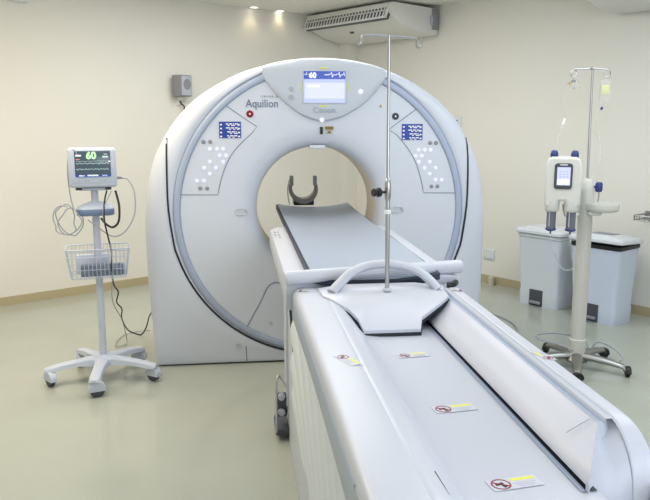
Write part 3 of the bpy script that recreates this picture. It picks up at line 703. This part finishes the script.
# cables
def cable(name, label, pts, r, m, sm=8, cat='cable'):
    bm = nb(); tube(bm, pts, r, 8, sm=sm); o = obj(name, bm, m, base=pts[0]); setp(o, label, cat); return o
cable('lead_wire', 'grey lead looping over the left side of the monitor down to the tray', [(-.895, 4.33, 1.37), (-.915, 4.33, 1.405), (-.95, 4.35, 1.37), (-.962, 4.36, 1.25), (-.955, 4.37, 1.12), (-.94, 4.36, 1.06)], .0035, M['cable'])
loop = []
for k in range(34):
    a = radians(75+ k*31.5); w_ = 1+.12*sin(k*.9)
    loop.append((-.985+.005*(k % 5)-.022*sin(k*.35)+.062*w_*cos(a), 4.33+.0016*k, .995+.085*w_*sin(a)))
cable('lead_wire', 'coil of grey leads hanging at the left end of the stand tray', loop, .0036, M['cable'], 3)
cable('sensor_cable', 'grey cable arching from the right side of the monitor under the tray', [(-.665, 4.395, 1.235), (-.63, 4.39, 1.225), (-.595, 4.38, 1.15), (-.60, 4.37, 1.02), (-.66, 4.36, .92), (-.73, 4.35, .90), (-.80, 4.34, .95), (-.86, 4.34, 1.0)], .004, M['cable'])
cable('power_cord', 'black cord hanging from the monitor through the basket to the floor', [(-.75, 4.37, 1.165), (-.762, 4.34, 1.10), (-.765, 4.325, 1.0), (-.748, 4.32, .90), (-.735, 4.33, .80), (-.745, 4.36, .70), (-.760, 4.50, .575), (-.755, 4.62, .50), (-.785, 4.72, .41), (-.775, 4.85, .33), (-.80, 4.98, .23), (-.80, 5.22, .08), (-.75, 5.33, .012), (-.715, 5.335, .012), (-.68, 5.32, .07), (-.655, 5.28, .15), (-.64, 5.26, .18), (-.61, 5.25, .22)], .0048, M['bcable'], 6)
cable('sensor_cable', 'thick black cable loop hanging below the monitor right of the pole', [(-.70, 4.36, 1.165), (-.68, 4.34, 1.08), (-.685, 4.33, .99), (-.72, 4.33, .955), (-.76, 4.335, .975), (-.785, 4.335, 1.01)], .0065, M['bcable'])
cable('lead_wire', 'thin grey lead crossing behind the basket beside the black cord', [(-.72, 4.35, 1.165), (-.77, 4.33, 1.05), (-.755, 4.325, .92), (-.735, 4.32, .82), (-.735, 4.34, .70), (-.79, 4.6, .45), (-.785, 4.9, .24), (-.81, 5.22, .01), (-.80, 5.10, .008), (-.85, 5.06, .008), (-.875, 5.15, .008), (-.85, 5.32, .008), (-.76, 5.42, .008), (-.67, 5.44, .008)], .003, M['cable'], 6)
# ------------------------------------------------------------------ injector column
IX, IY = 2.150, 4.28
i_ = thing('injector_stand', 'cream column stand with chrome star base right of the patient table', 'drip stand', (IX, IY, 0))
bm = nb(); lathe(bm, (0, 0, 0), [(0, .075), (.052, .075), (.053, .085), (.053, .19), (.046, .195), (.044, 1.05), (.046, 1.06), (.045, 1.14), (.034, 1.20), (.018, 1.215), (0, 1.215)], seg=32); obj('column', bm, M['pole'], i_)
bm = nb(); lathe(bm, (0, 0, .0), [(0, .045), (.07, .045), (.075, .06), (.06, .085), (0, .085)], seg=24); obj('hub', bm, M['dsteel'], i_)
for k in range(5):
    a = radians(-42+72*k); d = Vector((cos(a), sin(a), 0)); n = Vector((-sin(a), cos(a), 0)); rows = []
    L = .29
    for t_ in [j/10 for j in range(11)]:
        zc = .095-.03*t_**2+(-.02 if t_ > .95 else 0); wd = .036-.014*t_; b = d*(.03+L*t_); hh = .027-.011*t_
        rows.append([b+n*wd*cos(2*pi*j/10)+Vector((0, 0, zc-.012+hh*sin(2*pi*j/10))) for j in range(10)])
    bm = nb(); R = grid(bm, rows, closed_v=True); bm.faces.new(R[0]); bm.faces.new(R[-1][::-1]); obj('base_leg', bm, M['dsteel'], i_)
    b = d*.315; caster(i_, b.x, b.y, .055, a+.5, .031, M['black'], M['black'], .014)
bm = nb(); cyl(bm, (0, 0, 1.2), (-.012, 0, 1.875), .0075, seg=16); obj('upper_rod', bm, M['chrome'], i_)
bm = nb(); tube(bm, [(-.125, 0, 1.869), (-.05, 0, 1.872), (-.012, 0, 1.878), (.03, 0, 1.872), (.085, 0, 1.869)], .0042, 8, sm=3)
for x, s in ((-.128, -1), (.080, 1)):
    tube(bm, [(x+.020*cos(a), .006*cos(a*.5), 1.846+.022*sin(a)) for a in [radians(80+s*320*k/14) for k in range(15)]], .0038, 8)
lathe(bm, (-.012, 0, 1.868), [(.012, 0), (.018, .006), (.012, .014), (0, .018)], seg=16)
obj('hook_bar', bm, M['chrome'], i_)
bm = nb(); lathe(bm, (.080, -.05, 1.015), [(0, 0), (.08, 0), (.095, .008), (.102, .02), (.102, .05), (.097, .05), (.093, .018), (0, .014)], seg=36); obj('tray', bm, M['pump'], i_, label='round cream tray')
bm = nb(); box(bm, (.03, -.05, 1.005), (.08, .06, .025), bev=.008); obj('tray_bracket', bm, M['pump'], i_)
bm = nb(); lathe(bm, (.062, -.03, 1.165), [(0, -.03), (.018, -.03), (.022, -.02), (.022, .02), (.014, .03), (0, .03)], seg=10); cyl(bm, (.01, -.01, 1.165), (.06, -.03, 1.165), .008, seg=10); obj('clamp_knob', bm, M['bluek'], i_, label='dark blue clamp knob')
bm = nb(); tube(bm, [(.062, -.035, 1.14), (.056, -.045, 1.10), (.05, -.05, 1.075)], .005, 8, sm=3); obj('clamp_handle', bm, M['dsteel'], i_)
bm = nb(); tube(bm, [(-.03, .0, 1.13), (-.08, .0, 1.16), (-.13, -.02, 1.15)], .014, 10, sm=3); tube(bm, [(-.03, .0, 1.0), (-.08, .01, .97), (-.13, .01, .99), (-.15, .0, 1.06)], .006, 8, sm=3); obj('support_arm', bm, M['pump'], i_)
cable('power_cord', 'grey cord looped around the foot of the cream column stand', [(2.10, 4.24, .13), (2.02, 4.28, .16), (1.93, 4.36, .17), (1.95, 4.44, .175), (2.05, 4.42, .19), (2.14, 4.36, .19), (2.22, 4.33, .17), (2.24, 4.28, .12), (2.28, 4.26, .17), (2.36, 4.22, .14), (2.385, 4.14, .105), (2.36, 4.12, .085)], .006, M['cable'])
cable('power_cord', 'grey cord on the floor beside the table in front of the bins', [(2.05, 5.62, .008), (2.12, 5.35, .008), (2.08, 5.10, .008), (1.95, 4.9, .008)], .006, M['cable'])
# injector head
ih = thing('contrast_injector', 'cream twin-syringe contrast injector head with lit screen on the column stand', 'injector', (1.965, 4.22, 1.063), radians(-25))
HEAD_PARTS = 1
bm = nb(); outline = [(-.118, .0), (-.12, .10), (-.118, .27), (-.105, .315), (-.08, .33), (.08, .33), (.105, .315), (.118, .27), (.12, .10), (.118, .0), (.095, -.02), (.03, -.02), (.02, .03), (-.02, .03), (-.03, -.02), (-.095, -.02)]
prism(bm, [(x, -.06, z) for x, z in outline], (0, .12, 0)); obj('case', bm, M['pump'], ih, bev=.014)
bm = nb(); pl = rrect(.118, .175, .02, 4); prism(bm, [(x, -.0685, .20+z) for x, z in pl], (0, .01, 0)); s_ = obj('screen_frame', bm, M['dgrey'], ih, label='dark blue screen frame', bev=.003)
bm = nb(); box(bm, (.002, -.070, .20), (.086, .004, .122)); obj('screen', bm, M['screenw'], s_, label='lit pale screen')
bm = nb(); box(bm, (-.017, -.073, .163), (.036, .001, .034)); box(bm, (.024, -.073, .163), (.03, .001, .034)); obj('screen_area', bm, M['glow'], s_)
bm = nb(); [box(bm, (-.02+.022*k, -.0725, .232-.018*j), (.012, .001, .010)) for k in range(3) for j in range(3)]; obj('screen_mark', bm, M['screen'], s_)
obj('logo', text_bm('nemoto', .013, upright((.0, -.0695, .277), sx=1.2)), M['wprint'], s_) if 0 else None
bm = nb(); box(bm, (0, -.0695, .277), (.05, .001, .006)); obj('marking', bm, M['wprint'], s_)
for s in (-1, 1):
    bm = nb(); lathe(bm, (s*.067, -.01, .32), [(.022, 0), (.026, .01), (.026, .03), (.02, .048), (.015, .052), (0, .053)], seg=20); obj('plunger_knob', bm, M['bluek'], ih, label='dark blue knob')
    bm = nb(); lathe(bm, (s*.065, -.015, 0), [(.05, .03), (.05, -.03), (.043, -.045), (.034, -.05), (0, -.05)], seg=28); obj('syringe_socket', bm, M['pump'], ih)
    bm = nb(); lathe(bm, (s*.065, -.015, 0), [(0, -.045), (.032, -.045), (.032, -.165), (.02, -.18), (.006, -.188), (.006, -.205), (0, -.205)], seg=24); sy = obj('syringe', bm, M['syr'], ih, label='dark translucent syringe')
    bm = nb(); lathe(bm, (s*.065, -.015, -.17), [(.034, .006), (.038, 0), (.034, -.008), (.02, -.014)], seg=20); obj('syringe_collar', bm, M['bluek'], sy)
    bm = nb(); box(bm, (s*.065-.012, -.048, -.10), (.007, .002, .10)); obj('highlight_strip', bm, M['lgprint'], sy)
cable('injector_tube', 'clear tubing looped below the twin syringes', [(1.905, 4.22, .87), (1.91, 4.20, .80), (1.93, 4.19, .75), (1.97, 4.19, .68), (2.01, 4.19, .66), (2.05, 4.19, .68), (2.03, 4.19, .76), (2.02, 4.20, .87)], .004, M['clear'])
for o_ in ih.children_recursive:
    o_.data.transform(Matrix.Scale(.88, 4))
# drip bag and line
q = thing('drip_bag', 'small clear drip bag with yellow label hanging from the right hook', 'drip bag', (IX+.080, IY, 1.815))
bm = nb(); pl = rrect(.075, .13, .02, 4); rows = [[Vector((x*k, y, -.07+z*k)) for k, y in ((.1, -.010), (.7, -.009), (1, 0), (.7, .009), (.1, .010))] for x, z in pl]
grid(bm, rows, closed_u=True); obj('bag', bm, M['clear'], q)
bm = nb(); box(bm, (-.008, -.011, -.065), (.05, .002, .055), bev=.0008); obj('bag_label', bm, M['yfluid'], q, label='pale yellow label')
bm = nb(); tube(bm, [(0, 0, .006), (.0, 0, -.01)], .003, 6); obj('hanger', bm, M['clear'], q)
bm = nb(); lathe(bm, (-.02, 0, -.16), [(.004, .03), (.010, .025), (.010, -.02), (.004, -.03)], seg=14); obj('drip_chamber', bm, M['clear'], q)
bm = nb(); box(bm, (-.02, -.004, -.175), (.014, .012, .018), rot=Matrix.Rotation(.5, 4, 'Y'), bev=.003); obj('roller_clamp', bm, M['bluek'], q, label='blue clamp')
bm = nb(); tube(bm, [(-.01, 0, -.13), (-.02, 0, -.17), (-.05, 0, -.25), (-.015, -.01, -.40), (-.02, -.02, -.55), (-.06, -.03, -.64)], .0025, 6, sm=6); obj('drip_line', bm, M['clear'], q)
q = thing('drip_bottle', 'small empty clear bottle hanging from the left hook beside its line', 'drip bottle', (IX-.128, IY, 1.79))
bm = nb(); lathe(bm, (0, 0, 0), [(0, .012), (.02, .01), (.028, .0), (.028, -.025), (.01, -.035), (.008, -.05), (0, -.05)], seg=18, ax=(-.7, 0, .5)); obj('bottle', bm, M['clear'], q)
bm = nb(); lathe(bm, (.0, -.0, -.0), [(.012, 0), (.012, .018), (0, .018)], seg=12); obj('cap', bm, M['dsteel'], q)
bm = nb(); box(bm, (-.03, -.01, -.005), (.018, .012, .010)); obj('yellow_tag', bm, M['amber'], q)
bm = nb(); tube(bm, [(-.02, 0, -.03), (-.06, -.01, -.04), (-.065, -.02, -.14), (-.05, -.02, -.23), (-.09, -.02, -.33), (-.07, -.03, -.40), (-.04, -.05, -.46)], .0028, 6, sm=6); obj('drip_line', bm, M['clear'], q)
bm = nb(); lathe(bm, (-.056, -.021, -.23), [(0, .02), (.006, .018), (.007, -.018), (0, -.02)], seg=10, ax=(.3, 0, .9)); obj('line_connector', bm, M['wprint'], q)
# ------------------------------------------------------------------ pedal bins (local x along the wall, -y into the room)
BROT = atan2(U.y, U.x)
def pedal_bin(x, y, lab, mbody, opened, wd=.42, dp=.31, hh=.665):
    b = thing('pedal_bin', lab, 'pedal bin', (x, y, 0), BROT, 'pedal bins by the right wall')
    # body loft
    rows = []
    def lp(w_, d_, z): return [Vector((px, py, z)) for px, py in rrect(w_, d_, .035, 4)]
    rows = [lp(wd*.90, dp*.88, .0), lp(wd*.90, dp*.88, .012), lp(wd*.91, dp*.89, .125), lp(wd*.885, dp*.865, .135), lp(wd, dp, hh-.06), lp(wd, dp, hh-.05)]
    bm = nb(); R = grid(bm, rows, closed_v=True); bm.faces.new(R[0][::-1]); bm.faces.new(R[-1]); obj('body', bm, mbody, b)
    bm = nb(); yf = -dp*.44
    box(bm, (-.01, yf, .075), (.13, .016, .14), bev=.006); rc = obj('pedal_recess', bm, M['dgrey'], b, label='dark pedal opening')
    bm = nb(); box(bm, (-.01, yf-.012, .038), (.105, .04, .022), bev=.006); obj('pedal', bm, M['grey'], rc)
    bm = nb(); rows = [lp(wd+.0, dp+.0, hh-.075), lp(wd+.012, dp+.012, hh-.07), lp(wd+.012, dp+.012, hh-.045), lp(wd*.9, dp*.9, hh-.04)]
    R = grid(bm, rows, closed_v=True); bm.faces.new(R[0][::-1]); bm.faces.new(R[-1]); obj('rim', bm, M['black'] if opened else mbody, b)
    Rt = Matrix.Translation((0, dp/2, hh-.04)) @ Matrix.Rotation(radians(-3 if opened else 0), 4, 'X') @ Matrix.Translation((0, -dp/2, 0))
    bm = nb(); e = .045
    rows = [lp(wd+e-.01, dp+e-.01, 0), lp(wd+e, dp+e, .006), lp(wd+e, dp+e, .026), lp(wd+e-.02, dp+e-.02, .038), lp(wd*.80, dp*.78, .042), lp(wd*.77, dp*.75, .050), lp(wd*.5, dp*.5, .053)]
    R = grid(bm, rows, closed_v=True); bm.faces.new(R[0][::-1]); bm.faces.new(R[-1]); bm.transform(Rt); ld = obj('lid', bm, M['lid'], b)
    if opened:
        bm = nb(); box(bm, (-.02, .03, .0555), (.17, .13, .004), bev=.001); bm.transform(Rt); sh = obj('lid_label', bm, M['grey'], ld, label='dark grey notice on the lid')
        bm = nb(); [box(bm, (-.02+(.01 if j % 2 else -.01), -.015+j*.022, .0585), (.12, .006, .001)) for j in range(5)]; bm.transform(Rt); obj('label_print', bm, M['lgprint'], ld)
    return b
def off(px, py, d): return px-V.x*0-U.x*0, py
n_in = V                                    # points from the right wall into the room
c1 = Vector((2.508, 5.787, 0)) - n_in*.155
c2 = Vector((2.745, 5.28, 0)) - n_in*.155
pedal_bin(c1.x, c1.y, 'pale grey pedal bin with closed lid, left of the column stand', M['bin'], False)
pedal_bin(c2.x, c2.y, 'bluish white pedal bin with dark notice on its lid, right of the column stand', M['binb'], True)
# ------------------------------------------------------------------ ceiling air conditioners
def aircon(u0, v0, lab, L=1.30):
    """local x: along the right wall towards us, y: out of the wall into the room is -y"""
    o = room(u0, 0, 2.40); a = thing('air_conditioner', lab, 'air conditioner', o, BROT)
    D = .68
    # profile in (d, z): d = distance from the wall; z relative to 2.40
    prof = [(.03, .0), (.16, .0), (.30, .015), (.45, .05), (.58, .10), (.66, .15), (.68, .17), (.685, .235), (.675, .262), (.65, .268), (.03, .255)]
    rows = []
    for x, s in ((0, .97), (.006, .99), (.02, 1), (L-.02, 1), (L-.006, .99), (L, .97)):
        rows.append([Vector((x, -d*s, .13+(z-.13)*s)) for d, z in prof])
    bm = nb(); R = grid(bm, rows, closed_v=True); bm.faces.new(R[0]); bm.faces.new(R[-1][::-1]); obj('case', bm, M['acw'], a)
    # outlet: dark recess on the front lower face with vanes
    Rg = Matrix.Translation((L/2, -.672, .178))@Matrix.Rotation(radians(-22), 4, 'X')
    bm = nb(); box(bm, (0, 0, 0), (L-.06, .05, .15), bev=.01); bm.transform(Rg); gr = obj('air_outlet', bm, M['dgrey'], a, label='dark air outlet')
    bm = nb()
    box(bm, (0, -.028, 0), (L-.08, .012, .010)); box(bm, (0, -.026, .068), (L-.04, .02, .012)); box(bm, (0, -.026, -.068), (L-.04, .02, .012)); box(bm, (-L/2+.03, -.026, 0), (.02, .02, .15)); box(bm, (L/2-.03, -.026, 0), (.02, .02, .15))
    bm.transform(Rg); obj('louver_frame', bm, M['acw'], gr)
    for rz_ in (.036, -.036):
        bm = nb()
        for k in range(26): box(bm, (-L/2+.07+k*(L-.14)/25, -.026, rz_), (.012, .012, .05), rz=.5)
        bm.transform(Rg); obj('vane_row', bm, M['acw'], gr)
    bm = nb(); box(bm, (L*.42, -.5, .058), (.05, .02, .012), rot=Matrix.Rotation(radians(-18), 4, 'X'), bev=.003); obj('sensor_window', bm, M['dgrey'], a)
    bm = nb(); box(bm, (L-.25, -.3, .277), (.03, .5, .035)); box(bm, (.25, -.3, .277), (.03, .5, .035)); obj('ceiling_bracket', bm, M['dsteel'], a)
    bm = nb(); box(bm, (L+.004, -.07, .15), (.012, .09, .2), bev=.003); pc = obj('pipe_cover', bm, M['grey'], a)
    bm = nb(); box(bm, (L+.012, -.13, .15), (.010, .03, .06), bev=.002); box(bm, (L+.012, -.13, .10), (.010, .025, .02), bev=.002); obj('connection_box', bm, M['lgprint'], a)
    return a
aircon(.04, 0, 'white ceiling-hung air conditioner in the far corner of the room')
aircon(3.25, 0, 'white ceiling-hung air conditioner cut off at the top right of the photo')
# ------------------------------------------------------------------ wall fittings; left-wall frame: x along wall to the right, -y into the room
LROT = atan2(-V.y, -V.x)
def on_left(v, z): return room(0, v, z)
def on_right(u, z): return room(u, 0, z)
def vleft(x, y): return (Vector((x, y, 0))-CO).dot(V)
def uright(x, y): return (Vector((x, y, 0))-CO).dot(U)
sp_ = thing('wall_speaker', 'small grey loudspeaker box on the left wall behind the gantry', 'speaker', room(0, vleft(-.535, 7.30), 1.79), LROT)
bm = nb(); box(bm, (0, -.085, .10), (.155, .12, .20), bev=.012, rot=Matrix.Rotation(radians(18), 4, 'Z')); obj('case', bm, M['grey'], sp_)
Rs = Matrix.Translation((0, -.085, .10))@Matrix.Rotation(radians(18), 4, 'Z')
bm = nb(); box(bm, (0, -.063, 0), (.135, .008, .18), bev=.003); bm.transform(Rs); gl = obj('grille', bm, M['lgprint'], sp_)
bm = nb(); lathe(bm, (0, -.067, .012), [(.05, 0), (.05, -.003), (.035, -.001), (0, .0)], axis='Y', seg=28); bm.transform(Rs); obj('speaker_cone', bm, M['grey'], gl)
bm = nb(); box(bm, (0, -.04, -.015), (.03, .08, .03), bev=.006); box(bm, (0, -.008, -.055), (.05, .016, .05), bev=.004); obj('bracket', bm, M['wprint'], sp_)
cable('speaker_cable', 'short dark cable hanging under the grey wall speaker', [room(.03, vleft(-.53, 7.30), 1.75), room(.05, vleft(-.525, 7.30), 1.72), room(.04, vleft(-.50, 7.32), 1.70), room(.02, vleft(-.495, 7.33), 1.62)], .007, M['bcable'])
def plate(name, lab, cat, loc, rot, w_, h_, marks=()):
    o = thing(name, lab, cat, loc, rot); bm = nb(); box(bm, (0, -.006, 0), (w_, .010, h_), bev=.003); obj('faceplate', bm, M['lid'], o)
    for x, z, sx, sz, mm in marks:
        bm = nb(); box(bm, (x, -.013, z), (sx, .005, sz)); obj('switch' if mm != 'dgrey' else 'socket_hole', bm, M[mm], o)
plate('wall_switch', 'white wall plate low on the right wall beside the gantry', 'wall plate', room(uright(2.435, 6.75), 0, .283), BROT, .125, .105, ((0, 0, .09, .07, 'lid'),))
plate('wall_socket', 'white socket plate high on the right wall behind the gantry', 'socket', room(uright(2.185, 7.14), 0, 1.545), BROT, .12, .12, ((-.005, .02, .04, .012, 'dgrey'), (-.02, 0, .02, .008, 'dgrey'), (0, -.03, .05, .008, 'dgrey')))
plate('wall_socket', 'smaller white plate left of the high socket on the right wall', 'socket', room(uright(2.105, 7.27), 0, 1.56), BROT, .075, .12, ((.01, .02, .018, .014, 'dgrey'),))
bx = thing('wall_box', 'small white box high on the left wall at the top left of the photo', 'wall box', room(0, vleft(-1.75, 6.52), 2.53), LROT)
bm = nb(); box(bm, (0, -.03, .06), (.15, .06, .13), bev=.006); obj('cover', bm, M['lid'], bx)
ps = thing('pipe_stub', 'short beige pipe stub on the floor by the right baseboard', 'pipe', room(uright(2.48, 6.68), .07, 0), 0)
bm = nb(); lathe(bm, (0, 0, 0), [(0, .0), (.03, 0), (.03, .075), (.02, .085), (0, .085)], seg=16); obj('pipe', bm, M['beige'], ps)
# wire shelf at the right edge
ws = thing('wire_bracket', 'chrome wire holder on the right wall above the bluish bin', 'wire holder', room(uright(3.05, 5.27), 0, .845), BROT)
bm = nb()
tube(bm, [(0, -.02, .0), (0, -.27, 0), (.02, -.29, .0), (.45, -.29, .0), (.45, -.02, 0)], .006, 8); tube(bm, [(0, -.02, -.035), (0, -.27, -.035), (.02, -.29, -.035), (.45, -.29, -.035), (.45, -.02, -.035)], .005, 8)
for k in range(12): tube(bm, [(.01+k*.04, -.29, 0), (.01+k*.04, -.295, -.035), (.01+k*.04, -.02, -.035)], .003, 6)
for k in range(7): tube(bm, [(0, -.04-k*.04, 0), (0, -.04-k*.04, -.035)], .003, 6)
box(bm, (.2, -.006, -.02), (.5, .012, .06)); obj('wire_frame', bm, M['dsteel'], ws)
# ceiling downlights
k = 0
for (x, y), lab in (((.216, 7.70), 'round recessed downlight near the top edge, left one of the pair'), ((.491, 7.93), 'round recessed downlight nearer the corner air conditioner, right one of the pair')):
    d = thing('downlight', lab, 'downlight', (x, y, CEIL), 0, 'recessed downlights')
    bm = nb(); lathe(bm, (0, 0, 0), [(.055, 0), (.055, -.004), (.045, -.006), (.040, -.002), (.040, 0)], seg=28); obj('trim', bm, M['lid'], d)
    bm = nb(); lathe(bm, (0, 0, -.0025), [(.040, 0), (0, -.001)], seg=24); obj('lens', bm, M['lamp'], d)
    l = bpy.data.lights.new('downlight_bulb', 'SPOT'); l.energy = 1.0; l.color = WARM; l.spot_size = radians(120); l.spot_blend = .8; l.shadow_soft_size = .05
    lo = bpy.data.objects.new('downlight_bulb', l); COL.objects.link(lo); lo.location = (x, y, CEIL-.03)
